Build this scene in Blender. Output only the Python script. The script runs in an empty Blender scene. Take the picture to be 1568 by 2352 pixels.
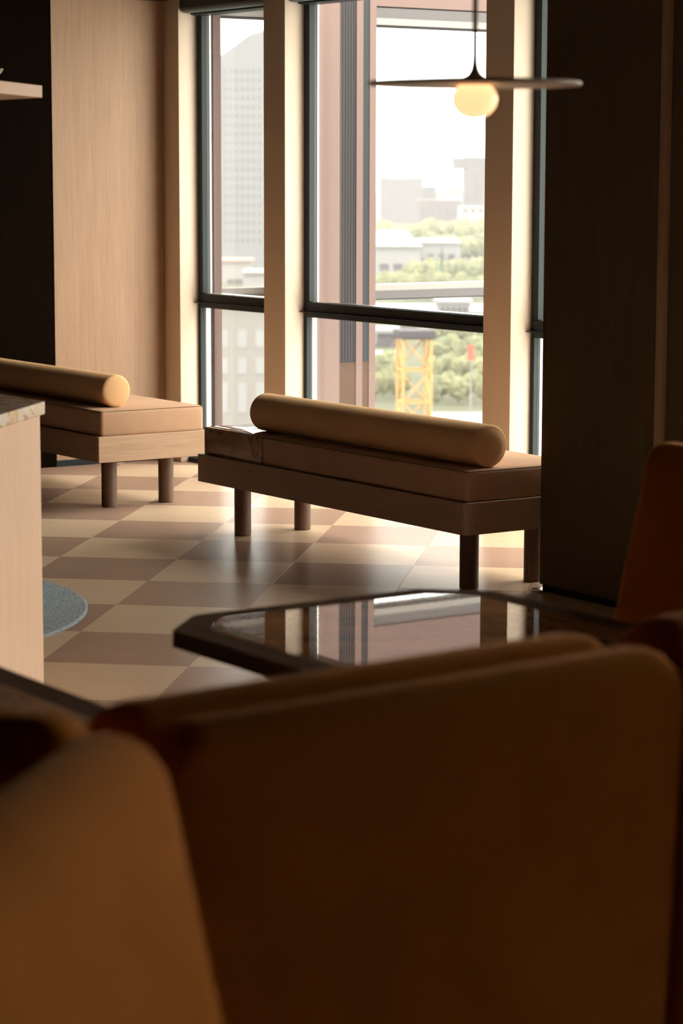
import bpy, bmesh, math, random
from mathutils import Vector, Matrix

random.seed(7)
S = bpy.context.scene
COL = S.collection
R_ = math.radians

# ------------------------------------------------------------------ camera
# world: X runs along the window wall (towards the viewer's right), Y points out of the windows, Z up
PITCH, ROLL, YAW = 0.139712, 0.002324, 0.597259
cam_d = bpy.data.cameras.new('camera')
cam = bpy.data.objects.new('camera', cam_d)
COL.objects.link(cam)
S.camera = cam
cam_d.sensor_fit = 'VERTICAL'
cam_d.sensor_width = 24.0
cam_d.sensor_height = 36.0
cam_d.lens = 5519.3 / 2352 * 36.0
cam_d.clip_start = 0.05
cam_d.clip_end = 4000
fwd0 = Vector((-math.cos(YAW), math.sin(YAW), 0))
right0 = Vector((math.sin(YAW), math.cos(YAW), 0))
up0 = Vector((0, 0, 1))
fwd = fwd0 * math.cos(PITCH) - up0 * math.sin(PITCH)
upv = up0 * math.cos(PITCH) + fwd0 * math.sin(PITCH)
r2 = right0 * math.cos(ROLL) + upv * math.sin(ROLL)
u2 = -right0 * math.sin(ROLL) + upv * math.cos(ROLL)
M = Matrix.Identity(4)
for i in range(3):
    M[i][0], M[i][1], M[i][2] = r2[i], u2[i], -fwd[i]
M[2][3] = 1.55
cam.matrix_world = M
cam_d.dof.use_dof = True
cam_d.dof.focus_distance = 9.6
cam_d.dof.aperture_fstop = 5.2

# ------------------------------------------------------------------ sky, exposure
SKY = 11.5
W = bpy.data.worlds.new('sky')
S.world = W
W.use_nodes = True
wn, wl = W.node_tree.nodes, W.node_tree.links
wn.clear()
wo = wn.new('ShaderNodeOutputWorld'); bg = wn.new('ShaderNodeBackground')
tc = wn.new('ShaderNodeTexCoord'); sx = wn.new('ShaderNodeSeparateXYZ')
mr = wn.new('ShaderNodeMapRange'); rgb = wn.new('ShaderNodeValToRGB')
wl.new(tc.outputs['Generated'], sx.inputs[0])
mr.inputs['From Min'].default_value = 0.0; mr.inputs['From Max'].default_value = 1.0
mr.inputs['To Min'].default_value = 0.75; mr.inputs['To Max'].default_value = 1.5   # overcast: brighter overhead
wl.new(sx.outputs['Z'], mr.inputs['Value'])
mm = wn.new('ShaderNodeMath'); mm.operation = 'MULTIPLY'; mm.inputs[1].default_value = SKY
wl.new(mr.outputs[0], mm.inputs[0])
bg.inputs['Color'].default_value = (1.0, 0.95, 0.885, 1)
wl.new(mm.outputs[0], bg.inputs['Strength'])
wl.new(bg.outputs[0], wo.inputs[0])
wn.remove(rgb)

S.view_settings.view_transform = 'Standard'
S.view_settings.look = 'None'
S.view_settings.exposure = 0.0
S.view_settings.gamma = 1.0
S.view_settings.use_curve_mapping = False
try:
    S.cycles.use_denoising = True
    S.cycles.use_adaptive_sampling = True
    S.cycles.adaptive_threshold = .03
    S.cycles.max_bounces = 9
    S.cycles.diffuse_bounces = 5
    S.cycles.glossy_bounces = 5
    S.cycles.transmission_bounces = 6
    S.cycles.transparent_max_bounces = 16
    S.cycles.sample_clamp_indirect = 8.0
    S.cycles.caustics_reflective = True
    S.cycles.blur_glossy = 1.0
    S.cycles.caustics_refractive = False
except Exception:
    pass


# ------------------------------------------------------------------ helpers
def lin(c):
    return tuple((x / 255 / 12.92 if x / 255 <= 0.04045 else ((x / 255 + 0.055) / 1.055) ** 2.4) for x in c) + (1.0,)


def tag(o, label=None, cat=None, group=None, kind=None):
    if label: o['label'] = label
    if cat: o['category'] = cat
    if group: o['group'] = group
    if kind: o['kind'] = kind
    return o


def empty(name, loc=(0, 0, 0), rz=0.0):
    o = bpy.data.objects.new(name, None)
    o.empty_display_size = 0.1
    o.location = loc
    o.rotation_euler = (0, 0, rz)
    COL.objects.link(o)
    return o


def obj(name, me, mat=None, parent=None, loc=None, rz=None):
    if isinstance(me, bmesh.types.BMesh):
        bm = me
        bmesh.ops.recalc_face_normals(bm, faces=bm.faces)
        me = bpy.data.meshes.new(name)
        bm.to_mesh(me); bm.free()
    o = bpy.data.objects.new(name, me)
    if mat and not me.materials:
        me.materials.append(mat)
    COL.objects.link(o)
    if parent: o.parent = parent
    if loc is not None: o.location = loc
    if rz is not None: o.rotation_euler = (0, 0, rz)
    return o


def smooth(o, ang=40):
    me = o.data
    for p in me.polygons: p.use_smooth = True
    try:
        me.set_sharp_from_angle(angle=R_(ang))
    except Exception:
        pass
    return o


def bx(bm, x0, x1, y0, y1, z0, z1, bev=0.0, seg=1):
    r = bmesh.ops.create_cube(bm, size=1.0)
    vs = r['verts']
    for v in vs:
        v.co = Vector((x0 + (v.co.x + .5) * (x1 - x0), y0 + (v.co.y + .5) * (y1 - y0), z0 + (v.co.z + .5) * (z1 - z0)))
    if bev > 0:
        es = {e for v in vs for e in v.link_edges}
        bmesh.ops.bevel(bm, geom=list(es), offset=bev, segments=seg, profile=0.5, affect='EDGES')
    return bm


def box(name, x0, x1, y0, y1, z0, z1, mat, parent=None, bev=0.0, seg=1):
    o = obj(name, bx(bmesh.new(), x0, x1, y0, y1, z0, z1, bev, seg), mat, parent)
    if bev > 0 and seg > 1: smooth(o)
    return o


def prism(bm, pts, z0, z1, bev=0.0, seg=2):
    a = [bm.verts.new((x, y, z0)) for x, y in pts]
    b = [bm.verts.new((x, y, z1)) for x, y in pts]
    n = len(pts)
    f = [bm.faces.new(a[::-1]), bm.faces.new(b)]
    for i in range(n):
        f.append(bm.faces.new((a[i], a[(i + 1) % n], b[(i + 1) % n], b[i])))
    if bev > 0:
        es = {e for q in f for e in q.edges}
        bmesh.ops.bevel(bm, geom=list(es), offset=bev, segments=seg, profile=0.5, affect='EDGES')
    return bm


def lathe(bm, prof, seg=48, cx=0, cy=0):
    rings = []
    for r, z in prof:
        if r < 1e-6:
            rings.append([bm.verts.new((cx, cy, z))])
        else:
            rings.append([bm.verts.new((cx + r * math.cos(2 * math.pi * k / seg), cy + r * math.sin(2 * math.pi * k / seg), z)) for k in range(seg)])
    for a, b in zip(rings, rings[1:]):
        for k in range(seg):
            k2 = (k + 1) % seg
            if len(a) == 1 and len(b) == 1: continue
            if len(a) == 1: bm.faces.new((a[0], b[k], b[k2]))
            elif len(b) == 1: bm.faces.new((a[k], b[0], a[k2]))
            else: bm.faces.new((a[k], b[k], b[k2], a[k2]))
    return bm


def tube(bm, p, q, r, seg=10):
    p, q = Vector(p), Vector(q)
    d = (q - p); L = d.length
    m = Matrix.Translation((p + q) / 2) @ d.to_track_quat('Z', 'Y').to_matrix().to_4x4()
    bmesh.ops.create_cone(bm, cap_ends=True, segments=seg, radius1=r, radius2=r, depth=L, matrix=m)
    return bm


def rrect(w0, w1, h, rt, rb, seg=6):
    """rounded trapezoid outline, bottom width w0, top width w1, z from 0 to h -> list of (x, z)"""
    cs = [(-w0 / 2, 0, rb), (w0 / 2, 0, rb), (w1 / 2, h, rt), (-w1 / 2, h, rt)]
    out = []
    n = 4
    for i in range(n):
        p = Vector(cs[i][:2]); a = Vector(cs[i - 1][:2]); b = Vector(cs[(i + 1) % n][:2]); r = cs[i][2]
        da = (a - p).normalized(); db = (b - p).normalized()
        ang = da.angle(db)
        t = r / math.tan(ang / 2)
        s = p + da * t; e = p + db * t
        c = p + (da + db).normalized() * (r / math.sin(ang / 2))
        a0 = math.atan2(s.y - c.y, s.x - c.x); a1 = math.atan2(e.y - c.y, e.x - c.x)
        d = (a1 - a0 + math.pi) % (2 * math.pi) - math.pi
        for k in range(seg + 1):
            th = a0 + d * k / seg
            out.append((c.x + r * math.cos(th), c.y + r * math.sin(th)))
    return out


def pad(w0, w1, h, t, rt=.06, rb=.05, re=.03, seg=5, bulge=0.0):
    """upholstered slab: outline in x/z, thickness in y centred on 0, edge radius re, optional bulge of both faces"""
    bm = bmesh.new()
    o0 = rrect(w0, w1, h, rt, rb)
    n = len(o0)
    C = Vector((0, h / 2))
    def inset(d):
        res = []
        for i in range(n):
            p = Vector(o0[i]); a = Vector(o0[i - 1]); b = Vector(o0[(i + 1) % n])
            tg = (b - a).normalized(); nm = Vector((-tg.y, tg.x))
            res.append(p + nm * d)
        return res
    rings = []
    for k in range(seg + 1):
        th = math.pi / 2 * k / seg
        rings.append((inset(re * (1 - math.sin(th))), -t / 2 + re * (1 - math.cos(th))))
    full = rings + [(pts, -y) for pts, y in reversed(rings)]
    V = [[bm.verts.new((p.x, y, p.y)) for p in pts] for pts, y in full]
    for a, b in zip(V, V[1:]):
        for i in range(n):
            bm.faces.new((a[i], a[(i + 1) % n], b[(i + 1) % n], b[i]))
    # caps as shrinking rings so that faces can bulge
    for ring, sgn in ((V[0], -1), (V[-1], 1)):
        prev = ring
        for s in (.85, .6, .3):
            y = ring[0].co.y + sgn * bulge * (1 - s ** 2)
            cur = [bm.verts.new((v.co.x * s, y, C.y + (v.co.z - C.y) * s)) for v in ring]
            for i in range(n):
                bm.faces.new((prev[i], prev[(i + 1) % n], cur[(i + 1) % n], cur[i]))
            prev = cur
        c = bm.verts.new((0, ring[0].co.y + sgn * bulge, C.y))
        for i in range(n):
            bm.faces.new((prev[i], prev[(i + 1) % n], c))
    return bm


def copy_tree(o, parent=None):
    c = o.copy(); COL.objects.link(c); c.parent = parent
    for ch in o.children: copy_tree(ch, c)
    return c


# ------------------------------------------------------------------ materials
def mat(name, col, rough=.6, metal=0.0, **kw):
    m = bpy.data.materials.new(name); m.use_nodes = True
    b = m.node_tree.nodes['Principled BSDF']
    b.inputs['Base Color'].default_value = tuple(col[:3]) + (1,)
    b.inputs['Roughness'].default_value = rough
    b.inputs['Metallic'].default_value = metal
    for k, v in kw.items():
        b.inputs[k.replace('_', ' ')].default_value = v
    return m


def nodes(m):
    return m.node_tree.nodes, m.node_tree.links, m.node_tree.nodes['Principled BSDF']


def coords(m, scale, rand=False, rot=(0, 0, 0)):
    N, L, _ = nodes(m)
    t = N.new('ShaderNodeTexCoord'); mp = N.new('ShaderNodeMapping')
    mp.inputs['Scale'].default_value = scale
    mp.inputs['Rotation'].default_value = rot
    L.new(t.outputs['Object'], mp.inputs['Vector'])
    if rand:
        oi = N.new('ShaderNodeObjectInfo'); ml = N.new('ShaderNodeMath'); ml.operation = 'MULTIPLY'
        ml.inputs[1].default_value = 57.0
        L.new(oi.outputs['Random'], ml.inputs[0])
        cb = N.new('ShaderNodeCombineXYZ')
        for i in range(3): L.new(ml.outputs[0], cb.inputs[i])
        L.new(cb.outputs[0], mp.inputs['Location'])
    return mp.outputs[0]


def noise(m, vec, scale, detail=4, rough=.6, dist=0.0):
    N, L, _ = nodes(m)
    n = N.new('ShaderNodeTexNoise')
    n.inputs['Scale'].default_value = scale; n.inputs['Detail'].default_value = detail
    n.inputs['Roughness'].default_value = rough; n.inputs['Distortion'].default_value = dist
    L.new(vec, n.inputs['Vector'])
    return n.outputs[0]


def ramp(m, fac, stops):
    N, L, _ = nodes(m)
    r = N.new('ShaderNodeValToRGB')
    e = r.color_ramp.elements
    while len(e) < len(stops): e.new(.5)
    for i, (p, c) in enumerate(stops):
        e[i].position = p; e[i].color = tuple(c[:3]) + (1,)
    L.new(fac, r.inputs[0])
    return r.outputs[0]


def mix(m, a, b, fac, mode='MIX'):
    N, L, _ = nodes(m)
    x = N.new('ShaderNodeMix'); x.data_type = 'RGBA'; x.blend_type = mode
    for s, v in ((x.inputs[0], fac), (x.inputs[6], a), (x.inputs[7], b)):
        if hasattr(v, 'is_output'): L.new(v, s)
        elif isinstance(v, (int, float)): s.default_value = v
        else: s.default_value = tuple(v[:3]) + (1.0,)
    return x.outputs[2]


def bump(m, h, strength=.2, dist=.002):
    N, L, b = nodes(m)
    n = N.new('ShaderNodeBump'); n.inputs['Strength'].default_value = strength; n.inputs['Distance'].default_value = dist
    L.new(h, n.inputs['Height']); L.new(n.outputs[0], b.inputs['Normal'])


def wood(name, light, dark, axis=2, rough=.5, rand=False, fine=1.0, spec=.4, rvar=None, streak=.75):
    m = mat(name, light, rough)
    N, L, b = nodes(m)
    b.inputs['Specular IOR Level'].default_value = spec
    sc = [26.0, 26.0, 26.0]; sc[axis] = 0.9
    v = coords(m, sc, rand)
    sf = [150.0 * fine] * 3; sf[axis] = 5.0
    v2 = coords(m, sf, rand)
    n1 = noise(m, v, 1.0, 4, .6, .6)
    n2 = noise(m, v2, 1.0, 3, .7, .3)
    md = tuple((a + c) / 2 for a, c in zip(light[:3], dark[:3]))
    c1 = ramp(m, n1, [(.28, dark), (.5, md), (.72, light)])
    c2 = ramp(m, n2, [(.32, dark), (.62, light)])
    c = mix(m, c1, c2, .5)
    c = mix(m, light, c, streak)
    L.new(c, b.inputs['Base Color'])
    bump(m, n2, .12, .0012)
    if rvar:
        rr = N.new('ShaderNodeMapRange')
        rr.inputs['To Min'].default_value = rough - rvar; rr.inputs['To Max'].default_value = rough + rvar
        L.new(n1, rr.inputs['Value']); L.new(rr.outputs[0], b.inputs['Roughness'])
    return m


def fabric(name, col, dark, scale=900, sheen=.3, bstr=.25, blot=0.35):
    m = mat(name, col, .92)
    N, L, b = nodes(m)
    b.inputs['Specular IOR Level'].default_value = .06
    b.inputs['Sheen Weight'].default_value = sheen
    b.inputs['Sheen Roughness'].default_value = .45
    b.inputs['Sheen Tint'].default_value = tuple(min(1, x * 1.5 + .1) for x in col[:3]) + (1,)
    v = coords(m, (1, 1, 1))
    n1 = noise(m, v, scale, 2, .6)
    n2 = noise(m, v, 7.0, 3, .5)
    c = ramp(m, n1, [(.3, dark), (.6, col)])
    c2 = ramp(m, n2, [(.3, dark), (.65, col)])
    L.new(mix(m, c, c2, blot), b.inputs['Base Color'])
    bump(m, n1, bstr, .0012)
    return m


def stone(name, stops, scale=3.0, rough=.05, veins=(.03, .015, .008), vein_w=.04, coat=0.0):
    m = mat(name, stops[0][1], rough)
    N, L, b = nodes(m)
    v = coords(m, (1, 1, 1))
    n0 = noise(m, v, scale, 6, .6, 1.6)
    c = ramp(m, n0, stops)
    n1 = noise(m, v, scale * .8, 5, .55, 2.2)
    ab = N.new('ShaderNodeMath'); ab.operation = 'SUBTRACT'; ab.inputs[1].default_value = .5
    L.new(n1, ab.inputs[0])
    aa = N.new('ShaderNodeMath'); aa.operation = 'ABSOLUTE'; L.new(ab.outputs[0], aa.inputs[0])
    vf = ramp(m, aa.outputs[0], [(0.0, (1, 1, 1)), (vein_w, (0, 0, 0))])
    bw = N.new('ShaderNodeRGBToBW'); L.new(vf, bw.inputs[0])
    L.new(mix(m, c, tuple(veins) + (1,), bw.outputs[0]), b.inputs['Base Color'])
    return m


OAK_L, OAK_D = (.385, .230, .130), (.245, .138, .072)
M_oak_pale = wood('pale_oak_counter', (.74, .485, .325), (.60, .375, .235), 2, .55)
M_oak_v = wood('oak_veneer_vertical', OAK_L, OAK_D, 2, .55)
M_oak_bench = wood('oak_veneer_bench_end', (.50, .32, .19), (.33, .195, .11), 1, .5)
M_oak_shaded = wood('oak_veneer_bench_shaded', (.40, .25, .15), (.26, .15, .085), 0, .5)  # same bench oak, darker: the front's shade is put into the colour
M_leg = wood('stained_oak_leg', (.15, .078, .045), (.07, .036, .02), 2, .45)
M_tile_l = wood('pale_oak_tile', (.53, .38, .255), (.45, .315, .205), 0, .45, True, .7, .0, .05, .7)
M_tile_d = wood('walnut_toned_tile', (.345, .222, .158), (.27, .167, .117), 0, .45, True, .7, .0, .05, .7)
for m_ in (M_tile_l, M_tile_d):          # thin satin lacquer
    b_ = m_.node_tree.nodes['Principled BSDF']
    b_.inputs['Coat Weight'].default_value = .24
    b_.inputs['Coat Roughness'].default_value = .27
M_joint = mat('floor_joint', (.10, .065, .045), .8)
M_partition = wood('smoked_wood_partition', (.135, .092, .055), (.085, .057, .033), 2, .8, spec=.05)
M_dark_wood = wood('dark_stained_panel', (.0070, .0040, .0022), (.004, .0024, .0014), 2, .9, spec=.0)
M_table_frame = wood('walnut_table_frame', (.22, .138, .092), (.135, .082, .053), 0, .85, spec=.0)
M_cream = mat('cream_paint', (.64, .515, .395), .75, Specular_IOR_Level=.1)
M_ceiling = mat('ceiling_paint', (.055, .040, .030), .9)
M_back = mat('dark_plaster', (.015, .010, .007), .9)
M_alu = mat('dark_anodised_frame', (.024, .031, .031), .5, Specular_IOR_Level=.15)
M_alu_in = mat('grey_anodised_rebate', (.076, .074, .069), .6, Specular_IOR_Level=.15)
M_bead = mat('white_glazing_bead', (.85, .84, .80), .4)
M_blind = mat('charcoal_blind_cassette', (.05, .06, .055), .6)
M_black = mat('black_metal', (.010, .016, .018), .45, Specular_IOR_Level=.2)
M_steel = mat('polished_steel', (.62, .60, .56), .2, 1.0)
M_bench_fab = fabric('tan_bench_wool', (.54, .33, .205), (.39, .23, .14), 900, .1)
M_bolster = fabric('camel_bolster_cloth', (.74, .44, .215), (.65, .375, .175), 1100, .1)
M_piping = fabric('brown_piping', (.17, .10, .055), (.11, .06, .035))
M_sofa = fabric('mustard_velvet', (.60, .200, .024), (.46, .142, .015), 700, .03, .15, .6)
b_ = M_sofa.node_tree.nodes['Principled BSDF']
b_.inputs['Sheen Weight'].default_value = .12
b_.inputs['Sheen Roughness'].default_value = .35
b_.inputs['Sheen Tint'].default_value = (.95, .52, .20, 1)
M_rug = fabric('blue_grey_loop_pile', (.40, .43, .43), (.13, .17, .20), 130, .0, .9, .1)
M_marble_b = stone('brown_onyx_block', [(.25, (.30, .165, .10)), (.45, (.40, .235, .15)), (.6, (.48, .30, .20)), (.78, (.54, .37, .26))], 4.0, .04, (.12, .06, .035), .02)
M_marble_t = stone('amber_onyx_top', [(.25, (.16, .058, .020)), (.45, (.46, .170, .048)), (.6, (.60, .245, .072)), (.8, (.66, .33, .13))], 2.8, .018, (.05, .020, .010), .022)
M_marble_c = stone('cream_onyx_counter', [(.3, (.66, .34, .14)), (.42, (.74, .52, .33)), (.55, (.76, .63, .52)), (.8, (.80, .71, .62))], 6.0, .15, (.50, .22, .08), .02)
M_lamp_metal = mat('bronze_lamp_enamel', (.74, .57, .43), .42, .0)

# clear window glass: thin pane, passes light straight, faint reflection
M_glass = bpy.data.materials.new('window_glass'); M_glass.use_nodes = True
gn, gl = M_glass.node_tree.nodes, M_glass.node_tree.links
gn.clear()
go = gn.new('ShaderNodeOutputMaterial'); gm = gn.new('ShaderNodeMixShader')
gt = gn.new('ShaderNodeBsdfTransparent'); gt.inputs[0].default_value = (.93, .95, .94, 1)
gg = gn.new('ShaderNodeBsdfGlossy'); gg.inputs['Roughness'].default_value = .01
gw = gn.new('ShaderNodeLayerWeight'); gw.inputs['Blend'].default_value = .5
gq = gn.new('ShaderNodeMath'); gq.operation = 'POWER'; gq.inputs[1].default_value = 5.0
gf = gn.new('ShaderNodeMath'); gf.operation = 'MULTIPLY_ADD'; gf.inputs[1].default_value = .55; gf.inputs[2].default_value = .02
gl.new(gw.outputs['Facing'], gq.inputs[0]); gl.new(gq.outputs[0], gf.inputs[0])
gl.new(gf.outputs[0], gm.inputs[0]); gl.new(gt.outputs[0], gm.inputs[1]); gl.new(gg.outputs[0], gm.inputs[2])
gl.new(gm.outputs[0], go.inputs[0])

M_globe = bpy.data.materials.new('opal_glass_lit'); M_globe.use_nodes = True
pb = M_globe.node_tree.nodes['Principled BSDF']
pb.inputs['Base Color'].default_value = (.9, .8, .62, 1)
pb.inputs['Roughness'].default_value = .3
pb.inputs['Emission Color'].default_value = (1.0, .52, .25, 1)
pb.inputs['Emission Strength'].default_value = 1.5

# outside
M_pink = mat('rose_stone_facade', (0.1089, 0.0741, 0.0650), .8)
M_pink2 = mat('pale_soffit_paint', (0.1638, 0.1480, 0.1355), .8)
M_grey_f = mat('grey_facade_metal', (0.0756, 0.0693, 0.0677), .6)
M_band = wood('louvre_dark_grey', (.037, .033, .034), (.026, .023, .024), 2, .7, spec=.1)
M_band_low = mat('louvre_brown', (0.0571, 0.0353, 0.0252), .6)
M_band2 = mat('blue_grey_glass_strip', (.029, .030, .031), .8, Specular_IOR_Level=.1)
M_ground = mat('city_ground', (0.040, 0.042, 0.026), .95)
M_road = mat('pale_road', (0.1485, 0.1430, 0.1430), .9)
M_concrete = mat('pale_concrete', (0.1293, 0.1238, 0.1210), .9)
M_conc2 = mat('warm_concrete', (0.1293, 0.1183, 0.1100), .9)
M_greyb = mat('grey_block_render', (.048, .043, .046), .9)
M_redb = mat('dusty_red_brick', (.062, .044, .045), .9)
M_roofp = mat('pale_flat_roof', (0.1100, 0.1056, 0.1001), .9)
M_tile_roof = mat('terracotta_roof', (0.1430, 0.0880, 0.0715), .9)
M_win = mat('far_window_glass', (0.0550, 0.0550, 0.0605), .4)
M_leaf = mat('leafy_green', (.074, .076, .044), .95)
M_leaf2 = mat('yellow_green_leaf', (.088, .088, .048), .95)
M_leaf3 = mat('dark_conifer_leaf', (0.0330, 0.0440, 0.0319), .95)
M_trunk = mat('bark', (.10, .075, .055), .95)
M_crane = mat('crane_yellow', (.26, .155, .062), .6)
M_red = mat('red_sign', (0.2750, 0.0605, 0.0413), .6)
for m_ in (M_pink, M_pink2, M_grey_f, M_band, M_band_low, M_band2, M_ground, M_road, M_concrete, M_conc2, M_greyb, M_redb, M_roofp, M_tile_roof, M_win, M_leaf, M_leaf2, M_leaf3, M_trunk, M_crane, M_red):
    m_.node_tree.nodes['Principled BSDF'].inputs['Specular IOR Level'].default_value = .05      # dull, weathered
for m_, s_ in ((M_leaf, .5), (M_leaf2, .5), (M_leaf3, .6)):
    N_, L_, b_ = nodes(m_)
    v_ = coords(m_, (1, 1, 1))
    n_ = noise(m_, v_, 1.2, 5, .7)
    cc = tuple(b_.inputs['Base Color'].default_value)
    L_.new(ramp(m_, n_, [(.3, tuple(x * .85 for x in cc[:3])), (.7, tuple(x * 1.5 for x in cc[:3]))]), b_.inputs['Base Color'])

# ------------------------------------------------------------------ room shell
XW, YF, YG, ZC = -11.365, 6.567, 6.68, 2.465        # left wall, pier fronts, window frames, ceiling
XE, YB = 3.2, -3.4

# floor: base slab + wooden checker tiles as separate pieces
TA = R_(137.6565)
tcx = Vector((math.cos(TA), math.sin(TA))); tdx = Vector((math.sin(TA), -math.cos(TA)))   # towards the far right / to the right
C0, CP, D0, DP = 7.870, 0.5225, -2.0225, 0.4845
floor = box('floor', XW - 1.2, XE, YB, 6.74, -.12, -.006, M_joint)
tag(floor, kind='structure')


def clip(poly, nx, ny, c):
    out = []
    for i in range(len(poly)):
        p, q = poly[i], poly[(i + 1) % len(poly)]
        a, b = nx * p.x + ny * p.y - c, nx * q.x + ny * q.y - c
        if a <= 0: out.append(p)
        if (a < 0) != (b < 0) and abs(a - b) > 1e-9: out.append(p + (q - p) * (a / (a - b)))
    return out


def tile_mesh(name, poly, m):
    bm = prism(bmesh.new(), [(p.x, p.y) for p in poly], -.006, 0.0)
    te = [e for e in bm.edges if all(v.co.z > -.001 for v in e.verts)]
    bmesh.ops.bevel(bm, geom=te, offset=.0004, segments=1, affect='EDGES')
    bmesh.ops.recalc_face_normals(bm, faces=bm.faces)
    me = bpy.data.meshes.new(name); bm.to_mesh(me); bm.free(); me.materials.append(m)
    return me


hw, hh = DP / 2 - .0003, CP / 2 - .0003
full = [Vector((-hw, -hh)), Vector((hw, -hh)), Vector((hw, hh)), Vector((-hw, hh))]
shared = [tile_mesh('pale_floor_tile', full, M_tile_l), tile_mesh('dark_floor_tile', full, M_tile_d)]
rest_bm = [bmesh.new(), bmesh.new()]
rz_t = math.atan2(tdx.y, tdx.x)
for kc in range(-26, 14):
    for kd in range(-24, 28):
        cc_, dd_ = C0 + (kc + .5) * CP, D0 + (kd + .5) * DP
        p = tcx * cc_ + tdx * dd_
        if not (XW - .9 < p.x < XE + .4 and YB - .4 < p.y < 7.1): continue
        par = (kc + kd) % 2
        poly = [p + tdx * q.x + tcx * q.y for q in full]
        cl = poly
        for nx, ny, c in ((0, 1, 6.735), (0, -1, 3.38), (1, 0, XE - .02), (-1, 0, 12.3)):
            cl = clip(cl, nx, ny, c)
            if not cl: break
        if len(cl) < 3: continue
        # nearest rows in view are pieces of their own
        if -5 <= kc <= 10 and -6 <= kd <= 3:
            me = shared[par]
            same = len(cl) == 4 and all((a - b).length < 1e-6 for a, b in zip(cl, poly))
            if not same:
                loc_ = [Vector(((q - p).dot(tdx), (q - p).dot(tcx))) for q in cl]
                me = tile_mesh('floor_tile_cut', loc_, (M_tile_l, M_tile_d)[par])
            obj('floor_tile', me, None, floor, (p.x, p.y, 0), rz_t)
        else:
            prism(rest_bm[par], [(q.x, q.y) for q in cl], -.006, 0)
for i, nm in enumerate(('pale_tiles_beyond', 'dark_tiles_beyond')):
    tag(obj(nm, rest_bm[i], (M_tile_l, M_tile_d)[i], floor), kind='stuff')

tag(box('ceiling', XW - 1.2, XE, YB, 6.9, ZC, ZC + .12, M_ceiling), kind='structure')
# left wall: lit oak panel next to the windows, dark panelling before it
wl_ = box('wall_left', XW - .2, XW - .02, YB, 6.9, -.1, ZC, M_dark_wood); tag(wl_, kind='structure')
box('oak_panel', XW - .02, XW, 5.897, 6.60, .035, ZC - .003, M_oak_v, wl_)
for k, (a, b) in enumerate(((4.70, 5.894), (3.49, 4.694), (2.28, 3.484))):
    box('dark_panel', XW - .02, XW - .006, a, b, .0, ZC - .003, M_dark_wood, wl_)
tag(box('baseboard_left', XW - .02, XW - .004, 5.897, YF, 0, .035, M_black), kind='structure')
tag(box('wall_back', XW - .2, XE, YB - .15, YB, -.1, ZC, M_back), kind='structure')
tag(box('wall_end', XE, XE + .15, YB, 6.9, -.1, ZC, M_back), kind='structure')

# ------------------------------------------------------------------ window wall
PIERS = [(-11.365, -11.203), (-10.363, -10.164), (-8.536, -8.336), (-6.70, -6.50), (-4.87, -4.67), (-3.04, -2.84), (-1.21, 3.2)]  # last stretch, out of view, made windowless to darken the foreground seat backs
wf = empty('wall_windows'); tag(wf, kind='structure')
for a, b in PIERS:
    o = box('pier', a, b, YF, 6.76, 0, ZC, M_cream, wf, .004, 2)


def window(n, x0, x1):
    w = empty('window_%d' % n, (x0, YG, 0)); tag(w, kind='structure')
    L = x1 - x0
    def b(nm, a0, a1, y0, y1, z0, z1, m, bev=0.0, par=w):
        return box(nm, a0, a1, y0 - YG, y1 - YG, z0, z1, m, par, bev)
    # upper light
    for s, nm in ((0, 'jamb'), (1, 'jamb')):
        def X(u, v): return (u, v) if s == 0 else (L - v, L - u)
        a0, a1 = X(0, .048); j = b('jamb', a0, a1, 6.68, 6.71, .914, 2.42, M_alu, .002)
        a0, a1 = X(0, .0475); b('jamb_rebate', a0, a1, 6.71, 6.7285, .914, 2.42, M_alu_in, 0, j)
        a0, a1 = X(.040, .0495); b('glazing_bead', a0, a1, 6.7285, 6.738, .914, 2.40, M_bead, 0, j)
        a0, a1 = X(0, .024); k = b('lower_jamb', a0, a1, 6.68, 6.704, .03, .835, M_alu, .002)
        a0, a1 = X(0, .0238); b('jamb_rebate', a0, a1, 6.704, 6.7145, .03, .835, M_alu_in, 0, k)
        a0, a1 = X(.017, .026); b('glazing_bead', a0, a1, 6.7145, 6.732, .03, .835, M_bead, 0, k)
    b('head', 0, L, 6.655, 6.74, 2.382, 2.43, M_black, .002)
    t = b('transom', 0, L, 6.68, 6.75, .835, .912, M_alu, .003)
    b('transom_lip', .048, L - .048, 6.695, 6.738, .912, .9155, M_steel, 0, t)
    b('sill_nosing', 0, L, 6.652, 6.682, .8605, .8645, M_black, 0, t)
    b('bottom_rail', 0, L, 6.68, 6.74, 0.0, .07, M_alu, .002)
    b('floor_sill', 0, L, 6.612, 6.68, 0.001, .028, M_black, .003)
    b('pane', .03, L - .03, 6.738, 6.744, .90, 2.42, M_glass)
    b('pane', .015, L - .015, 6.732, 6.738, .05, .85, M_glass)
    return w


def blind(x0, x1, label):
    t = empty('roller_blind', (x0, 6.615, 0)); tag(t, label, 'blind', 'roller blind cassettes')
    L = x1 - x0
    bm = bmesh.new()
    pr = [(-.044, ZC), (-.044, 2.42)]
    for k in range(7):
        a = math.pi + math.pi / 2 * k / 6
        pr.append((-.014 + .030 * math.cos(a), 2.422 + .030 * math.sin(a)))
    pr += [(.036, 2.392), (.036, ZC)]
    va = [bm.verts.new((.012, y, z)) for y, z in pr]; vb = [bm.verts.new((L - .004, y, z)) for y, z in pr]
    bm.faces.new(va[::-1]); bm.faces.new(vb)
    for i in range(len(pr)):
        j = (i + 1) % len(pr); bm.faces.new((va[i], va[j], vb[j], vb[i]))
    smooth(obj('cassette', bm, M_blind, t), 50)
    box('bottom_bar', .015, L - .008, .018, .034, 2.383, 2.392, M_black, t, .002)


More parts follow.
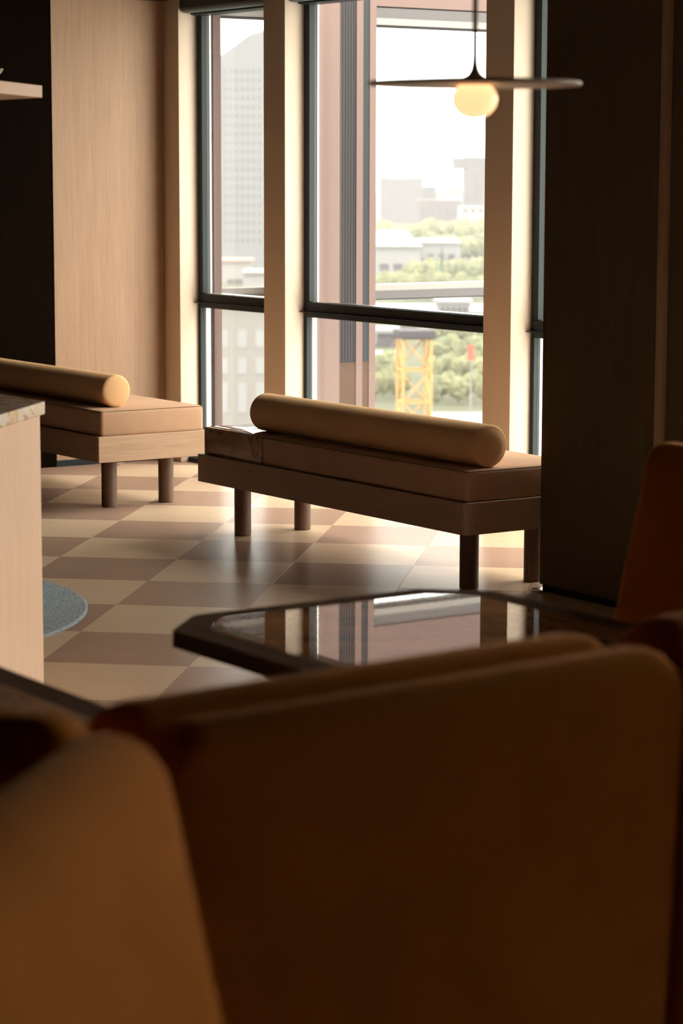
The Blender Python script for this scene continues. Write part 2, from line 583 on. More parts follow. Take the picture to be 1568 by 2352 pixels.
for i in range(len(PIERS) - 1):
    window(i + 1, PIERS[i][1], PIERS[i + 1][0])
blind(PIERS[0][1], PIERS[1][0], 'charcoal roller blind cassette above the narrow window by the oak wall')
blind(PIERS[1][1], PIERS[2][0], 'charcoal roller blind cassette above the wide window with the orange crane')
blind(PIERS[2][1], PIERS[3][0], 'charcoal roller blind cassette above the window beside the dark partition')

# exterior facade return beside each of the two visible windows (rose stone, louvre strips, rail and lintel)
def facade(x, ya, y1, ye, zb, zr, zl, label, bands):
    """plane facing +X at x; solid stone from ya to y1, then an opening to ye between rail zr and lintel zl"""
    t = empty('facade_fin', (x, ya, 0)); tag(t, label, 'facade', 'stone fins outside the windows')
    z0, z1 = -2.2, 6.0
    cur = ya
    for a, b, kind in bands:
        if a > cur: box('stone_panel', -.16, 0, cur - ya, a - ya, z0, z1, M_pink, t)
        if kind == 'louvre':
            box('louvre_strip', -.16, -.008, a - ya, b - ya, zb, z1, M_band, t)
            n = 6
            for k in range(n):
                yy = a + (b - a) * (k + .5) / n
                box('louvre_blade', -.02, -.005, yy - .0045 - ya, yy + .0045 - ya, zb + .01, z1, M_band, t)
        else:
            box('glass_strip', -.16, -.004, a - ya, b - ya, zb, z1, M_band2, t)
        box('lower_strip', -.16, -.004, a - ya, b - ya, z0, zb, M_band_low, t)
        cur = b
    if y1 > cur: box('stone_panel', -.16, 0, cur - ya, y1 - ya, z0, z1, M_pink, t)
    a, e = y1 - ya, ye - ya
    lt = box('lintel', -.16, 0, a, e, zl + .105, z1, M_pink, t)
    box('lintel_joint', -.15, -.012, a, e, zl + .097, zl + .105, M_band, lt)
    box('lintel_band', -.16, -.004, a, e, zl + .042, zl + .097, M_grey_f, lt)
    box('soffit_board', -.16, -.002, a, e, zl + .006, zl + .042, M_pink2, lt)
    box('drip_edge', -.15, -.006, a, e, zl, zl + .006, M_band, lt)
    rl = box('rail', -.12, 0, a, e, zr - .045, zr, M_grey_f, t)
    box('rail_cap', -.14, -.001, a, e, zr, zr + .032, M_pink2, rl)
    box('rail_seam', -.11, -.004, a, e, zr - .051, zr - .045, M_band, rl)
    if e > 2: box('outer_post', -.16, 0, e, e + .5, z0, z1, M_pink, t)


facade(-10.90, 7.10, 7.637, 11.2, .523, .912, 2.350, 'rose stone facade fin with dark louvre strips outside the wide window',
       [(7.397, 7.507, 'louvre'), (7.550, 7.594, 'glass')])
facade(-11.190, 6.775, 6.822, 7.20, .5, .90, 2.383, 'narrow pale stone fin outside the narrow left window', [])

# dark partition at the right
pr = box('wall_right', -6.94, -5.85, 5.645, 6.05, 0.0, ZC, M_partition); tag(pr, kind='structure')
pn = obj('panel', prism(bmesh.new(), [(-6.952, 6.05), (-6.952, 5.640), (-6.948, 5.626), (-6.938, 5.618), (-6.922, 5.615), (-6.307, 5.615), (-6.307, 5.645), (-6.94, 5.645), (-6.94, 6.05)], .03, ZC - .003), M_partition, pr)
box('panel', -6.270, -5.86, 5.630, 5.645, .03, ZC - .003, M_partition, pr)
box('lit_return_strip', -6.306, -6.272, 5.606, 5.645, .03, ZC - .003, M_oak_shaded, pr, .006, 2)  # paler wood stands in for light on the panel's return face
tag(box('baseboard_right', -6.938, -5.86, 5.632, 5.646, 0, .03, M_black), kind='structure')
sh = box('trim_1', -6.965, -6.90, 5.60, 5.66, 0, .010, M_steel, None, .002); tag(sh, kind='structure')


# ------------------------------------------------------------------ benches
def bolster_mesh(L, r):
    bm = bmesh.new()
    prof = [(0, 0)]
    re = .015
    prof += [(r * .55, -.004), (r * .85, -.001)]
    pts = [(0.0, -L / 2 - .006), (r * .5, -L / 2 - .005), (r * .8, -L / 2 - .001)]
    for k in range(6):
        a = math.pi / 2 * k / 5
        pts.append((r - re + re * math.sin(a), -L / 2 + re - re * math.cos(a)))
    full_ = pts + [(p[0], -p[1]) for p in reversed(pts)]
    lathe(bm, full_, 40)
    bmesh.ops.rotate(bm, verts=bm.verts, cent=(0, 0, 0), matrix=Matrix.Rotation(math.pi / 2, 3, 'Y'))
    return bm


def ring_tube(bm, R, r, x, seg=40, s2=6):
    vs = [[bm.verts.new((x + r * math.cos(2 * math.pi * j / s2), (R + r * math.sin(2 * math.pi * j / s2)) * math.cos(2 * math.pi * k / seg),
                         (R + r * math.sin(2 * math.pi * j / s2)) * math.sin(2 * math.pi * k / seg))) for j in range(s2)] for k in range(seg)]
    for k in range(seg):
        for j in range(s2):
            bm.faces.new((vs[k][j], vs[(k + 1) % seg][j], vs[(k + 1) % seg][(j + 1) % s2], vs[k][(j + 1) % s2]))


def bench(x0, x1, y0, y1, label, marble, legx, bol):
    xc, yc = (x0 + x1) / 2, (y0 + y1) / 2
    t = empty('upholstered_bench', (xc, yc, 0)); tag(t, label, 'bench', 'low benches along the windows')
    def b(nm, a0, a1, c0, c1, z0, z1, m, bev=0, seg=1, par=t):
        return box(nm, a0 - xc, a1 - xc, c0 - yc, c1 - yc, z0, z1, m, par, bev, seg)
    # plinth frame: four aprons and a deck
    b('front_apron', x0, x1 - .019, y0, y0 + .02, .23, .35, M_oak_shaded, .0015)
    b('back_apron', x0, x1 - .019, y1 - .02, y1, .23, .35, M_oak_shaded, .0015)
    b('end_apron', x1 - .019, x1, y0, y1, .23, .35, M_oak_bench, .0015)
    b('end_apron', x0, x0 + .019, y0 + .02, y1 - .02, .23, .35, M_oak_bench, .0015)
    b('deck', x0 + .019, x1 - .019, y0 + .02, y1 - .02, .232, .343, M_oak_shaded)
    for lx in legx:
        for ly in (y0 + .138, y1 - .138):
            bm = lathe(bmesh.new(), [(0, 0.0), (.033, 0.0), (.0365, .003), (.0365, .232), (0, .232)], 28, lx - xc, ly - yc)
            smooth(obj('leg', bm, M_leg, t))
    sx0 = x0 + .022
    if marble:
        b('stone_block', x0 + .022, x0 + .484, y0 + .02, y1 - .02, .345, .468, M_marble_b, .003, 2)
        sx0 = x0 + .486
    se = b('seat_cushion', sx0, x1 - .012, y0 + .018, y1 - .012, .346, .468, M_bench_fab, .018, 4)
    # piping round the top edge
    bm = bmesh.new()
    xa, xb, ya, yb = sx0 - xc + .006, x1 - .018 - xc, y0 + .024 - yc, y1 - .018 - yc
    for p, q in (((xa, ya), (xb, ya)), ((xb, ya), (xb, yb)), ((xb, yb), (xa, yb)), ((xa, yb), (xa, ya))):
        tube(bm, (p[0], p[1], .4625), (q[0], q[1], .4625), .0022, 6)
    obj('seam_piping', bm, M_piping, se)
    # bolster is a loose roll lying on the seat
    bx0, bx1, by, r, lab = bol
    rt = empty('bolster_cushion', ((bx0 + bx1) / 2, by, .4692 + r)); tag(rt, lab, 'cushion', 'bolster rolls on the benches')
    L = bx1 - bx0
    smooth(obj('roll', bolster_mesh(L, r), M_bolster, rt), 60)
    for s in (-1, 1):
        bm = bmesh.new(); ring_tube(bm, r - .0045, .0028, s * (L / 2 - .0115))
        smooth(obj('end_piping', bm, M_piping if marble else M_bolster, rt), 60)
    return t


bench(-8.900, -6.984, 5.300, 5.885, 'low oak bench with brown stone block end in front of the wide window', True, (-8.755, -7.138),
      (-8.60, -7.03, 5.452, .080, 'camel bolster roll on the bench with the stone block'))
bench(-11.345, -9.705, 5.251, 5.834, 'low oak bench with tan seat beside the oak wall', False, (-11.24, -9.862),
      (-11.25, -9.835, 5.420, .076, 'camel bolster roll with pale round end on the bench by the oak wall'))

# ------------------------------------------------------------------ counter, shelf, rug
def chamfer_plan(x0, x1, y0, y1, c):
    return [(x0, y0), (x1, y0), (x1, y1 - c), (x1 - c, y1), (x0, y1)]


ct = empty('serving_counter', (-6.4, 2.2, 0)); tag(ct, 'pale oak serving counter with cream stone top at the left edge', 'counter')
def cp(p): return [(x + 6.4, y - 2.2) for x, y in p]
obj('body', prism(bmesh.new(), cp(chamfer_plan(-6.885, -5.900, 1.22, 3.160, .293)), .0, .863), M_oak_pale, ct)
obj('counter_top', prism(bmesh.new(), cp(chamfer_plan(-6.90, -5.885, 1.20, 3.172, .298)), .863, .900, .002, 1), M_marble_c, ct)
sf = empty('hanging_shelf', (-6.4, 2.2, 1.762)); tag(sf, 'pale wooden overhead shelf floating above the counter at the left', 'shelf')
obj('board', prism(bmesh.new(), cp(chamfer_plan(-6.90, -5.885, 1.20, 3.178, .298)), 0, .034, .001, 1), M_oak_pale, sf)
for px_, py_ in ((-6.78, 1.5), (-6.78, 2.55), (-6.1, 1.5), (-6.1, 2.4)):
    obj('hanger_rod', tube(bmesh.new(), (px_ + 6.4, py_ - 2.2, .034), (px_ + 6.4, py_ - 2.2, ZC - 1.762), .006, 10), M_black, sf)
bw_ = empty('steel_bowl', (-6.334, 3.066, 1.7965)); bw_.scale = (1, 1, .86); tag(bw_, 'small polished steel bowl on the hanging shelf', 'bowl')
obj('foot', lathe(bmesh.new(), [(0, 0), (.028, 0), (.026, .004), (.010, .010), (.010, .024), (0, .024)], 24), M_black, bw_)
smooth(obj('cup', lathe(bmesh.new(), [(0, .024), (.03, .028), (.052, .042), (.060, .056), (.058, .056), (.05, .044), (.028, .031), (0, .028)], 32), M_steel, bw_), 60)

rg = lathe(bmesh.new(), [(0, 0.0005), (1.087, 0.0005), (1.087, .007), (1.080, .010), (0, .010)], 96)
tag(obj('round_rug', rg, M_rug, None, (-8.063, 3.075, 0)), 'round blue-grey rug on the chequered floor', 'rug')


# ------------------------------------------------------------------ tables
def octagon(x0, x1, y0, y1, c):
    return [(x0 + c, y0), (x1 - c, y0), (x1, y0 + c), (x1, y1 - c), (x1 - c, y1), (x0 + c, y1), (x0, y1 - c), (x0, y0 + c)]


def table(x0, x1, y0, y1, label):
    xc, yc = (x0 + x1) / 2, (y0 + y1) / 2
    t = empty('octagonal_table', (xc, yc, 0)); tag(t, label, 'table', 'stone topped tables with cut corners')
    X0, X1, Y0, Y1 = x0 - xc, x1 - xc, y0 - yc, y1 - yc
    w = .058
    o = octagon(X0, X1, Y0, Y1, .108); q = octagon(X0 + w, X1 - w, Y0 + w, Y1 - w, .108 - w * (2 - math.sqrt(2)))
    zt, zb = .740, .709
    for i in range(8):            # eight mitred border boards
        j = (i + 1) % 8
        bm = prism(bmesh.new(), [o[i], o[j], q[j], q[i]], zb, zt)
        b = obj('border_board', bm, M_table_frame, t)
    obj('stone_inlay', prism(bmesh.new(), octagon(X0 + w + .0005, X1 - w - .0005, Y0 + w + .0005, Y1 - w - .0005, .108 - w * (2 - math.sqrt(2))), zb, zt + .0005), M_marble_t, t)
    smooth(obj('column', lathe(bmesh.new(), [(0, .03), (.05, .03), (.045, .06), (.045, zb), (0, zb)], 28), M_black, t))
    smooth(obj('foot_plate', lathe(bmesh.new(), [(0, 0), (.24, 0), (.24, .012), (.06, .03), (0, .03)], 40), M_black, t))
    return t


table(-3.780, -2.780, 2.132, 2.862, 'cut-corner table with glossy amber stone top under the pendant lamp')
table(-3.780, -2.780, 1.002, 1.732, 'cut-corner table half hidden at the lower left behind dark seat backs')

# ------------------------------------------------------------------ pendant lamp
PL = (-3.283, 2.503)
pl = empty('pendant_lamp', (PL[0], PL[1], 1.703)); tag(pl, 'bronze disc pendant lamp with glowing opal globe over the table', 'lamp')
ds = [(.0, -.0035)]
prof = [(.030, -.004), (.18, -.0045)]
for k in range(7):
    a = -math.pi / 2 + math.pi * k / 6
    prof.append((.1765 + .0035 * math.cos(a), -.0008 + .0035 * math.sin(a)))
prof += [(.14, .0045), (.09, .0068), (.05, .0080), (.028, .0090), (.018, .0108), (.0115, .0150), (.0080, .0205), (.0060, .028), (.0050, .036), (.0048, .044), (0, .044)]
smooth(obj('shade', lathe(bmesh.new(), [(0, -.004)] + prof, 72), M_lamp_metal, pl), 70)
obj('rod', tube(bmesh.new(), (0, 0, .040), (0, 0, .142), .0047, 14), M_lamp_metal, pl)
obj('cord', tube(bmesh.new(), (0, 0, .142), (0, 0, ZC - 1.703 - .02), .0018, 8), M_black, pl)
smooth(obj('ceiling_rose', lathe(bmesh.new(), [(0, ZC - 1.703 - .025), (.04, ZC - 1.703 - .025), (.045, ZC - 1.703 - .02), (.045, ZC - 1.703), (0, ZC - 1.703)], 28), M_lamp_metal, pl))
gp = []
for k in range(17):
    a = -math.pi / 2 + math.pi * k / 16
    gp.append((.0388 * math.cos(a) if 0 < k < 16 else 0, -.0275 + .0325 * math.sin(a)))
smooth(obj('globe', lathe(bmesh.new(), gp, 48), M_globe, pl), 80)


# ------------------------------------------------------------------ booth seats
def lean(bm, k, ztop):
    for v in bm.verts: v.co.y += (v.co.z - ztop) * k
    return bm


def booth_seat(loc, rz, ztop, label, width=.75, taper=.04, rec=.27, srec=.05, rt=.075):
    """local: x along the back, +y is the outer (rear) side, seat towards -y; crest of outer shell at y=0"""
    t = empty('booth_seat', (loc[0], loc[1], 0), rz); tag(t, label, 'seat', 'mustard booth seats')
    bm = pad(width + taper, width, ztop - .10, .075, rt, .03, .032, 6, .006)
    for v in bm.verts: v.co.z += .10
    smooth(obj('outer_shell', lean(bm, srec, ztop), M_sofa, t), 70)
    bm = pad(width - .02, width - .035, ztop - .40, .105, rt * .8, .04, .045, 6, .012)
    for v in bm.verts:
        v.co.z += .400; v.co.y += -.110
    smooth(obj('back_cushion', lean(bm, rec, ztop), M_sofa, t), 70)
    yb = -.110 - .0525 + (.45 - ztop) * rec
    bm = bx(bmesh.new(), -width / 2 + .01, width / 2 - .01, yb - .46, yb + .03, .34, .46, .035, 4)
    smooth(obj('seat_cushion', bm, M_sofa, t), 60)
    yo = (.22 - ztop) * srec
    box('base', -width / 2 + .015, width / 2 - .015, yb - .44, yo - .05, .10, .34, M_sofa, t, .02, 3)
    for sx_ in (-1, 1):
        for yy in (yb - .38, yo - .11):
            obj('leg', lathe(bmesh.new(), [(0, 0), (.014, 0), (.018, .10), (0, .10)], 14, sx_ * (width / 2 - .07), yy), M_black, t)
    return t


dirb = Vector((-.0425, .633)).normalized()           # line of the two seat backs nearest the viewer
rzb = math.atan2(dirb.y, dirb.x) - math.pi            # local +x -> along -dirb, +y -> towards +X (viewer)
rzb = math.atan2(-dirb.y, -dirb.x)
pb0 = Vector((-2.1305, 1.189))
cb_ = pb0 + dirb * .400
booth_seat(cb_, rzb, .98, 'dark mustard booth seat seen from behind across the foreground', .80, .0)
cc2 = pb0 + dirb * (.400 + .762)
booth_seat(cc2 + Vector((.012, 0)), rzb, .985, 'booth seat at the lower right edge next to the large foreground seat', .70, .0)
booth_seat((-3.312, 3.345), 0.0, 1.02, 'high booth seat back at the right beyond the table before the dark partition', .64, .03, .24, .24, .035)

# corner sofa at the lower left: one wing lit by the windows, the other seen from inside
CW = Vector((-1.910, 1.070)) + Vector((.683, -.730)) * .054; UW = Vector((.683, -.730)); NW = Vector((.730, .683))
cs = empty('corner_sofa', (-1.80, .80, 0)); tag(cs, 'mustard corner sofa with one sunlit wing at the lower left', 'sofa')


def to_local(bm, origin, ex, ey):
    for v in bm.verts:
        p = origin + ex * v.co.x + ey * v.co.y
        v.co.x, v.co.y = p.x + 1.80, p.y - .80
    return bm


ZS = 1.058
Lw = .95
bm = pad(Lw + .14, Lw, ZS - .10, .10, .055, .03, .045, 6, .006)
for v in bm.verts:
    v.co.z += .10
    v.co.y -= (v.co.z - ZS) * .19
smooth(obj('wing_back', to_local(bm, CW + UW * (Lw / 2), UW, NW), M_sofa, cs), 70)
A1 = Vector((-2.012, 1.078)) + Vector((-.80, -.60)) * .028; DA = Vector((-.80, -.60)); NA = Vector((.60, -.80))
La = .95
bm = pad(La, La, 1.015 - .10, .11, .05, .03, .045, 6, .006)
for v in bm.verts: v.co.z += .10
smooth(obj('long_back', to_local(bm, A1 + DA * (La / 2) - NA * .055, DA, NA), M_sofa, cs), 70)
ci = A1 + NA * .06 - NW * .10
bm = prism(bmesh.new(), [((ci + q).x + 1.80, (ci + q).y - .80) for q in (Vector((0, 0)), UW * .86, UW * .86 - NW * .50, UW * .50 - NW * .50, UW * .46 + DA * .90, DA * .90)], .33, .45, .03, 3)
smooth(obj('seat_cushion', bm, M_sofa, cs), 60)
bm = prism(bmesh.new(), [((ci + q).x + 1.80, (ci + q).y - .80) for q in (UW * .02 - NW * .02, UW * .82 - NW * .02, UW * .82 - NW * .46, UW * .48 - NW * .47, UW * .44 + DA * .86, UW * .02 + DA * .86)], .0, .33)
obj('base', bm, M_sofa, cs)

# ------------------------------------------------------------------ city beyond the glass
F2 = Vector((fwd0.x, fwd0.y)); RT = Vector((right0.x, right0.y))
ANG = math.atan2(RT.y, RT.x)
ZG = -22.0


def city(r, d): 
    p = RT * r + F2 * d
    return (p.x, p.y, ZG)


gme = prism(bmesh.new(), [tuple(RT * r + F2 * d) for r, d in ((-900, 30), (900, 30), (1800, 3000), (-1800, 3000))], ZG - 1, ZG)
tag(obj('city_ground', gme, M_ground), kind='structure')


def building(name, r0, r1, d, depth, ztop, m, label, wins=(), wm=M_win, roof=None, extra=None):
    t = empty(name, city((r0 + r1) / 2, d), ANG); tag(t, label, 'building', 'city buildings beyond the windows')
    h = ztop - ZG; w = (r1 - r0) / 2
    if extra == 'slant':
        bm = bmesh.new()
        pts = [(-w, 0), (w, 0), (w, h + 7), (0, h + 2.5), (-w * .45, h - 2.5), (-w, h - 3)]
        a = [bm.verts.new((x, 0, z)) for x, z in pts]; b = [bm.verts.new((x, depth, z)) for x, z in pts]
        bm.faces.new(a); bm.faces.new(b[::-1])
        for i in range(len(pts)):
            j = (i + 1) % len(pts); bm.faces.new((a[i], b[i], b[j], a[j]))
        obj('walls', bm, m, t)
    else:
        box('walls', -w, w, 0, depth, 0, h, m, t)
        if roof: box('roof', -w - .4, w + .4, -.4, depth + .4, h, h + .5, roof, t)
    cache = {}
    for x, z, ww, hh_ in wins:
        k = (ww, hh_)
        if k not in cache:
            bm = bx(bmesh.new(), -ww / 2, ww / 2, -.06, .06, 0, hh_)
            bmesh.ops.recalc_face_normals(bm, faces=bm.faces)
            me = bpy.data.meshes.new('window'); bm.to_mesh(me); bm.free(); me.materials.append(wm); cache[k] = me
        obj('window', cache[k], None, t, (x, 0, z - ZG))
    return t


def pz(y, d): return 1.55 - (y - 400) / 5519.3 * d
def prr(x, d): return (x - 784) / 5519.3 * d


# pale tower behind the narrow window
M_tower = mat('tower_concrete', (.088, .087, .089), .9, Specular_IOR_Level=.05)
d = 600
wn_ = [(prr(505 + 13 * i, d) - (prr(430, d) + prr(720, d)) / 2, pz(175 + 20 * j, d), .7, .95) for i in range(8) for j in range(20)]
building('office_tower', prr(430, d), prr(720, d), d, 30, pz(110, d), M_tower, 'tall pale tower with slanted roof behind the narrow window', wn_, mat('tower_window', (.060, .060, .064), .9, Specular_IOR_Level=.05), None, 'slant')
# pale mid rise roofs in front of it
d = 520
building('apartment_block', prr(455, d), prr(575, d), d, 14, pz(600, d), M_conc2, 'low pale block with a grey stair core before the tall tower',
         [(prr(530, d) - prr(515, d), pz(664, d), 1.6, 2.4), (prr(548, d) - prr(515, d), pz(664, d), 1.6, 2.4)], M_greyb, M_tile_roof)
building('apartment_block', prr(560, 430), prr(690, 430), 430, 14, pz(628, 430), M_concrete, 'low white block with flat roof at the foot of the tower',
         [(-3 + 2.2 * k, pz(690, 430), 1.0, 1.5) for k in range(3)], M_greyb, M_roofp)
# near pale building under the transom of the narrow window
d = 212
cx_ = (prr(470, d) + prr(690, d)) / 2
ws = []
for px0 in (512, 555, 596, 637):
    for py0, hpx in ((795, 40), (856, 36), (946, 70)):
        ws.append((prr(px0, d) - cx_, pz(py0, d), .80, hpx / 5519.3 * d))
building('apartment_block', prr(470, d), prr(690, d), d, 16, pz(698, d), M_conc2, 'near pale building with dark upright windows below the window transom', ws, mat('dark_window_row', (.125, .12, .12), .5), M_roofp)
# blocks behind the wide window
d = 1150
building('city_block', prr(872, d), prr(968, d), d, 40, pz(408, d), M_greyb, 'grey flat-topped block on the skyline left of the trees', [(-8 + 4 * i, pz(500 - 22 * j, d), 2.0, 2.2) for i in range(5) for j in range(4)], M_redb)
building('city_block', prr(972, d) , prr(1004, d), d + 30, 30, pz(428, d), M_greyb, 'lower grey wing stepping down beside the flat-topped block', [(-2, pz(480, d), 2.0, 2.2), (2, pz(480, d), 2.0, 2.2)], M_redb)
building('city_block', prr(958, 1050), prr(1056, 1050), 1050, 20, pz(458, 1050), M_redb, 'dusty red low block in front of the skyline', [(-7 + 3.4 * i, pz(492, 1050), 1.8, 2.2) for i in range(5)], M_greyb)
t_ = building('city_tower', prr(1064, 1000), prr(1150, 1000), 1000, 25, pz(360, 1000), M_greyb, 'grey tower with an overhanging top at the right of the view', [(-5 + 4 * i, pz(470 - 24 * j, 1000), 2.0, 2.6) for i in range(3) for j in range(4)], M_redb)
box('overhanging_top', prr(1038, 1000) - prr(1107, 1000), prr(1066, 1000) - prr(1107, 1000), 0, 20, pz(389, 1000) - ZG, pz(362, 1000) - ZG, M_greyb, t_)
building('city_block', prr(1050, 940), prr(1150, 940), 940, 10, pz(472, 940), M_concrete, 'long white low building at the foot of the grey tower', [(-6 + 3 * i, pz(486, 940), 1.6, 1.4) for i in range(5)], M_greyb)
# house with pitched roof
th = empty('gabled_house', city(prr(1030, 1250), 1250), ANG); tag(th, 'small pale house with a pitched roof between block and tower', 'building')
box('walls', -8, 8, 0, 12, 0, pz(446, 1250) - ZG, M_concrete, th)
bm = bmesh.new()
hz = pz(446, 1250) - ZG
pts = [(-9, hz), (9, hz), (2, hz + 5)]
a = [bm.verts.new((x, -.5, z)) for x, z in pts]; b = [bm.verts.new((x, 12.5, z)) for x, z in pts]
bm.faces.new(a); bm.faces.new(b[::-1])
for i in range(3): bm.faces.new((a[i], b[i], b[(i + 1) % 3], a[(i + 1) % 3]))
obj('roof', bm, M_tile_roof, th)
# broad pale roofs
building('warehouse', prr(850, 600), prr(940, 600), 520, 150, -14.2, M_concrete, 'broad white flat-roofed hall in the middle distance', [(-9 + 3 * i, -19, 2.0, 1.4) for i in range(7)], M_greyb, M_roofp)
building('warehouse', prr(955, 620), prr(1040, 620), 585, 40, -15.2, M_concrete, 'smaller white flat-roofed hall beside the broad one', [(-2.5 + 2.5 * i, -19, 1.6, 1.4) for i in range(3)], M_greyb, M_roofp)
building('shed', prr(972, 545), prr(1015, 545), 545, 9, -17.8, M_redb, 'small grey-red shed among the trees', [(-1.5, -20, 1.2, 1.5), (1.5, -20, 1.2, 1.5)], M_greyb, M_greyb)
building('pavilion', prr(1003, 405), prr(1078, 405), 405, 8, pz(693, 405), M_concrete, 'white pavilion with dark glazed front just under the exterior rail', [(-1.9 + .95 * i, pz(714, 405), .7, .9) for i in range(5)], M_greyb, M_concrete)
building('shed', prr(866, 330), prr(912, 330), 330, 9, pz(762, 330), M_greyb, 'small grey shed left of the orange crane', [(-.7, pz(788, 330), .5, .8), (.7, pz(788, 330), .5, .8)], M_redb, M_roofp)


def road(r0, r1, d0, d1, label):
    bm = prism(bmesh.new(), [tuple(RT * (r0 * d0 / d1) + F2 * d0), tuple(RT * (r1 * d0 / d1) + F2 * d0), tuple(RT * r1 + F2 * d1), tuple(RT * r0 + F2 * d1)], ZG + .01, ZG + .12)
    tag(obj('road_strip', bm, M_road), label, 'road', 'pale roads')


road(prr(985, 240), prr(1180, 240), 205, 238, 'pale road at the bottom right of the wide window')
road(prr(856, 322), prr(918, 322), 288, 322, 'pale paved yard to the left of the crane')
road(prr(850, 268), prr(905, 268), 262, 269, 'thin pale path left of the crane foot')
road(prr(850, 430), prr(1150, 430), 417, 440, 'pale street running across under the exterior rail')

# trees: three crown shapes, reused
def crown(seed, sub, sx_, sz, amp):
    rnd = random.Random(seed)
    bm = bmesh.new()
    lobes = [(Vector((0, 0, 0)), 1.0)] + [(Vector((rnd.uniform(-.75, .75), rnd.uniform(-.6, .6), rnd.uniform(-.35, .45))), rnd.uniform(.4, .65)) for _ in range(10)]
    for c, r in lobes:
        q = bmesh.ops.create_icosphere(bm, subdivisions=sub, radius=r)
        for v in q['verts']:
            f = 1 + amp * rnd.uniform(-1, 1)
            v.co = Vector((v.co.x * f * sx_ + c.x * sx_, v.co.y * f * sx_ + c.y * sx_, v.co.z * f * sz + c.z * sz))
    me = bpy.data.meshes.new('crown'); bm.to_mesh(me); bm.free()
    return me


def cone_crown():
    bm = bmesh.new()
    for k in range(5):
        z = k * .42 - 1
        bmesh.ops.create_cone(bm, cap_ends=True, segments=12, radius1=.62 * (1 - k * .17), radius2=.08, depth=.7, matrix=Matrix.Translation((0, 0, z + .35)))
    me = bpy.data.meshes.new('crown'); bm.to_mesh(me); bm.free()
    return me


CR = [crown(1, 3, 1.0, .8, .22), crown(2, 3, 1.1, .9, .22), crown(3, 3, .9, 1.0, .22)]
for i, c in enumerate(CR): c.materials.append((M_leaf, M_leaf2, M_leaf)[i])
CRY = [c.copy() for c in CR]
for c in CRY:
    c.materials.clear(); c.materials.append(M_leaf2)
CRC = cone_crown(); CRC.materials.append(M_leaf3)
bm = lathe(bmesh.new(), [(0, 0), (.06, 0), (.04, 1.0), (0, 1.0)], 8)
TRK = bpy.data.meshes.new('trunk'); bm.to_mesh(TRK); bm.free(); TRK.materials.append(M_trunk)


def tree(px_, d, ytop, wpx, kind, label, group):
    top = pz(ytop, d); w = wpx / 5519.3 * d / 2 * .70
    t = empty('tree' if kind != 2 else 'conifer_tree', city(prr(px_, d), d), random.uniform(0, 6.28)); tag(t, label, 'tree', group)
    H_ = max(3.0, top - ZG)
    if kind == 2:
        o = obj('crown', CRC, None, t, (0, 0, H_ * .55)); o.scale = (w / .62, w / .62, H_ * .45 / 1.05)
    else:
        o = obj('crown', random.choice(CR if kind == 0 else CRY), None, t, (0, 0, H_ * .56)); o.scale = (w, w, H_ * .46)
    k = obj('trunk', TRK, None, t); k.scale = (H_ * .5, H_ * .5, H_ * .5)
    return t


ORD = ['first', 'second', 'third', 'fourth', 'fifth', 'sixth', 'seventh', 'eighth', 'ninth', 'tenth', 'eleventh', 'twelfth', 'thirteenth', 'fourteenth']


def belt(n, x0, dx, d0, dd, rows, y, w, kinds, what, group, slope=0.0):
    """a loose belt of trees: neighbours stand on staggered rows so that crowns do not meet"""
    for k in range(n):
        tree(x0 + k * dx + random.uniform(-2, 2), d0 + (k % rows) * dd, y + slope * k + random.uniform(-6, 6), w, kinds[k % len(kinds)],
             '%s, %s from the left' % (what, ORD[k]), group)


belt(13, 852, 22, 720, 13, 3, 512, 62, (1,), 'yellow-green tree of the far belt below the skyline', 'far tree belt', -1.2)
belt(8, 1003, 18, 655, 11, 3, 540, 52, (1, 0), 'pale green tree of the belt below the far one', 'upper tree belt')
belt(10, 945, 19, 500, 8, 3, 592, 50, (0,), 'green tree of the middle belt above the exterior rail', 'middle tree belt')
belt(8, 930, 25, 455, 7, 2, 622, 44, (0, 1), 'low green tree just above the exterior rail', 'low tree belt')
belt(4, 866, 16, 470, 9, 3, 622, 38, (1,), 'low yellow-green tree before the broad white hall', 'trees before the hall')
tree(1012, 487, 578, 26, 2, 'dark pointed conifer above the exterior rail', None)
belt(8, 994, 18, 335, 5.0, 3, 766, 48, (0, 1, 0), 'park tree in the rear row right of the orange crane', 'park trees rear row')
belt(8, 1000, 18, 302, 5.0, 3, 806, 50, (0, 0, 1), 'park tree in the third row right of the orange crane', 'park trees third row')
belt(8, 996, 18, 274, 4.5, 3, 846, 50, (1, 0, 0), 'park tree in the second row right of the orange crane', 'park trees second row')
belt(7, 1000, 18, 248, 4.0, 3, 890, 50, (0, 1, 0), 'park tree in the front row right of the orange crane', 'park trees front row')
belt(4, 866, 15, 276, 4.5, 3, 836, 42, (0, 1), 'park tree behind the thin path left of the crane', 'park trees left of crane')
belt(5, 862, 15, 252, 4.0, 3, 872, 42, (1, 0), 'park tree before the thin path left of the crane', 'park trees left of crane front')
belt(6, 868, 17, 352, 5.0, 3, 752, 34, (0,), 'small green tree behind the grey shed', 'trees behind shed')

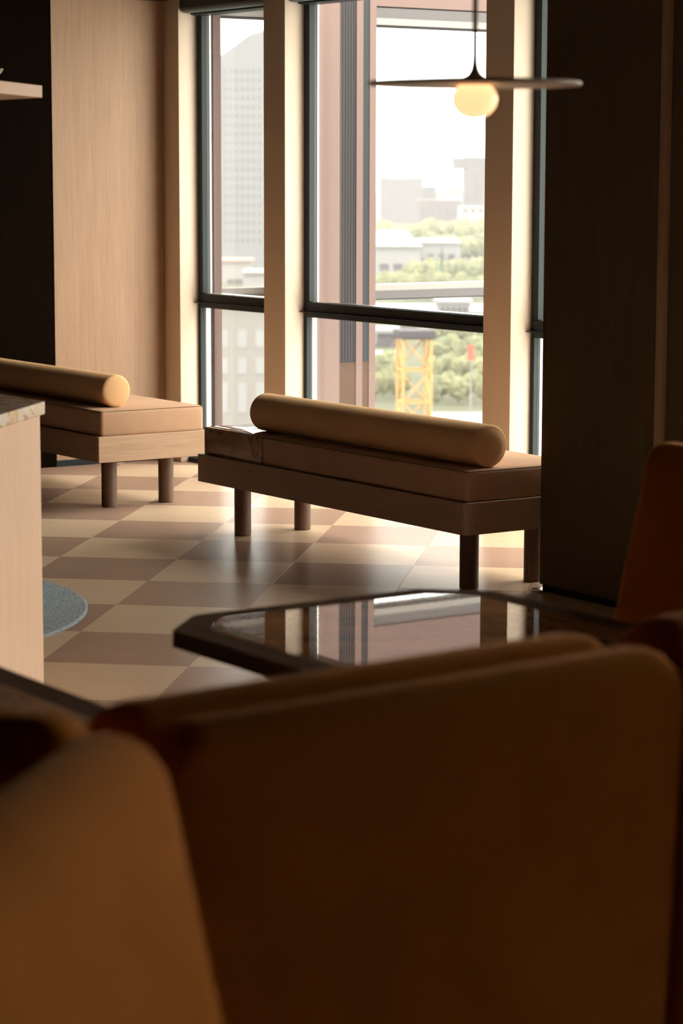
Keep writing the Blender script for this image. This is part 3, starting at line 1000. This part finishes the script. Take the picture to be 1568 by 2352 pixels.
# lattice crane mast
d = 126
cr = empty('tower_crane', city(prr(950, d), d), ANG + .18); tag(cr, 'orange lattice crane mast seen through the wide window', 'crane')
hm = pz(772, d) - ZG; wm_ = .74
for sx_ in (-1, 1):
    for sy_ in (-1, 1):
        obj('mast_leg', tube(bmesh.new(), (sx_ * wm_, sy_ * wm_, 0), (sx_ * wm_, sy_ * wm_, hm), .085, 8), M_crane, cr)
nb = 9
for k in range(nb + 1):
    z = hm * k / nb
    for p, q in (((-1, -1), (1, -1)), ((1, -1), (1, 1)), ((1, 1), (-1, 1)), ((-1, 1), (-1, -1))):
        obj('cross_bar', tube(bmesh.new(), (p[0] * wm_, p[1] * wm_, z), (q[0] * wm_, q[1] * wm_, z), .05, 6), M_crane, cr)
        if k < nb:
            a_, b_ = (p, q) if k % 2 else (q, p)
            obj('diagonal_brace', tube(bmesh.new(), (a_[0] * wm_, a_[1] * wm_, z), (b_[0] * wm_, b_[1] * wm_, z + hm / nb), .045, 6), M_crane, cr)
box('slewing_ring', -.95, .95, -.95, .95, hm, hm + .45, M_greyb, cr, .05)
# red banner on a pole
d = 190
sg = empty('banner_pole', city(prr(1081, d), d), ANG); tag(sg, 'red banner on a thin pole among the park trees', 'sign')
obj('pole', tube(bmesh.new(), (0, 0, 0), (0, 0, pz(785, d) - ZG), .07, 8), M_concrete, sg)
box('banner', -.28, .20, -.12, -.07, pz(822, d) - ZG, pz(788, d) - ZG, M_red, sg)

# ------------------------------------------------------------------ city haze
M_haze = bpy.data.materials.new('city_haze'); M_haze.use_nodes = True
hn, hl = M_haze.node_tree.nodes, M_haze.node_tree.links
hn.clear()
ho = hn.new('ShaderNodeOutputMaterial'); hv = hn.new('ShaderNodeVolumeScatter')
hv.inputs['Color'].default_value = (.97, .97, .98, 1); hv.inputs['Density'].default_value = .000135; hv.inputs['Anisotropy'].default_value = .2
hl.new(hv.outputs[0], ho.inputs['Volume'])
hz_ = obj('city_haze', prism(bmesh.new(), [tuple(RT * r + F2 * d) for r, d in ((-500, 60), (500, 60), (900, 1600), (-900, 1600))], ZG + .02, 90), M_haze)
tag(hz_, kind='structure')
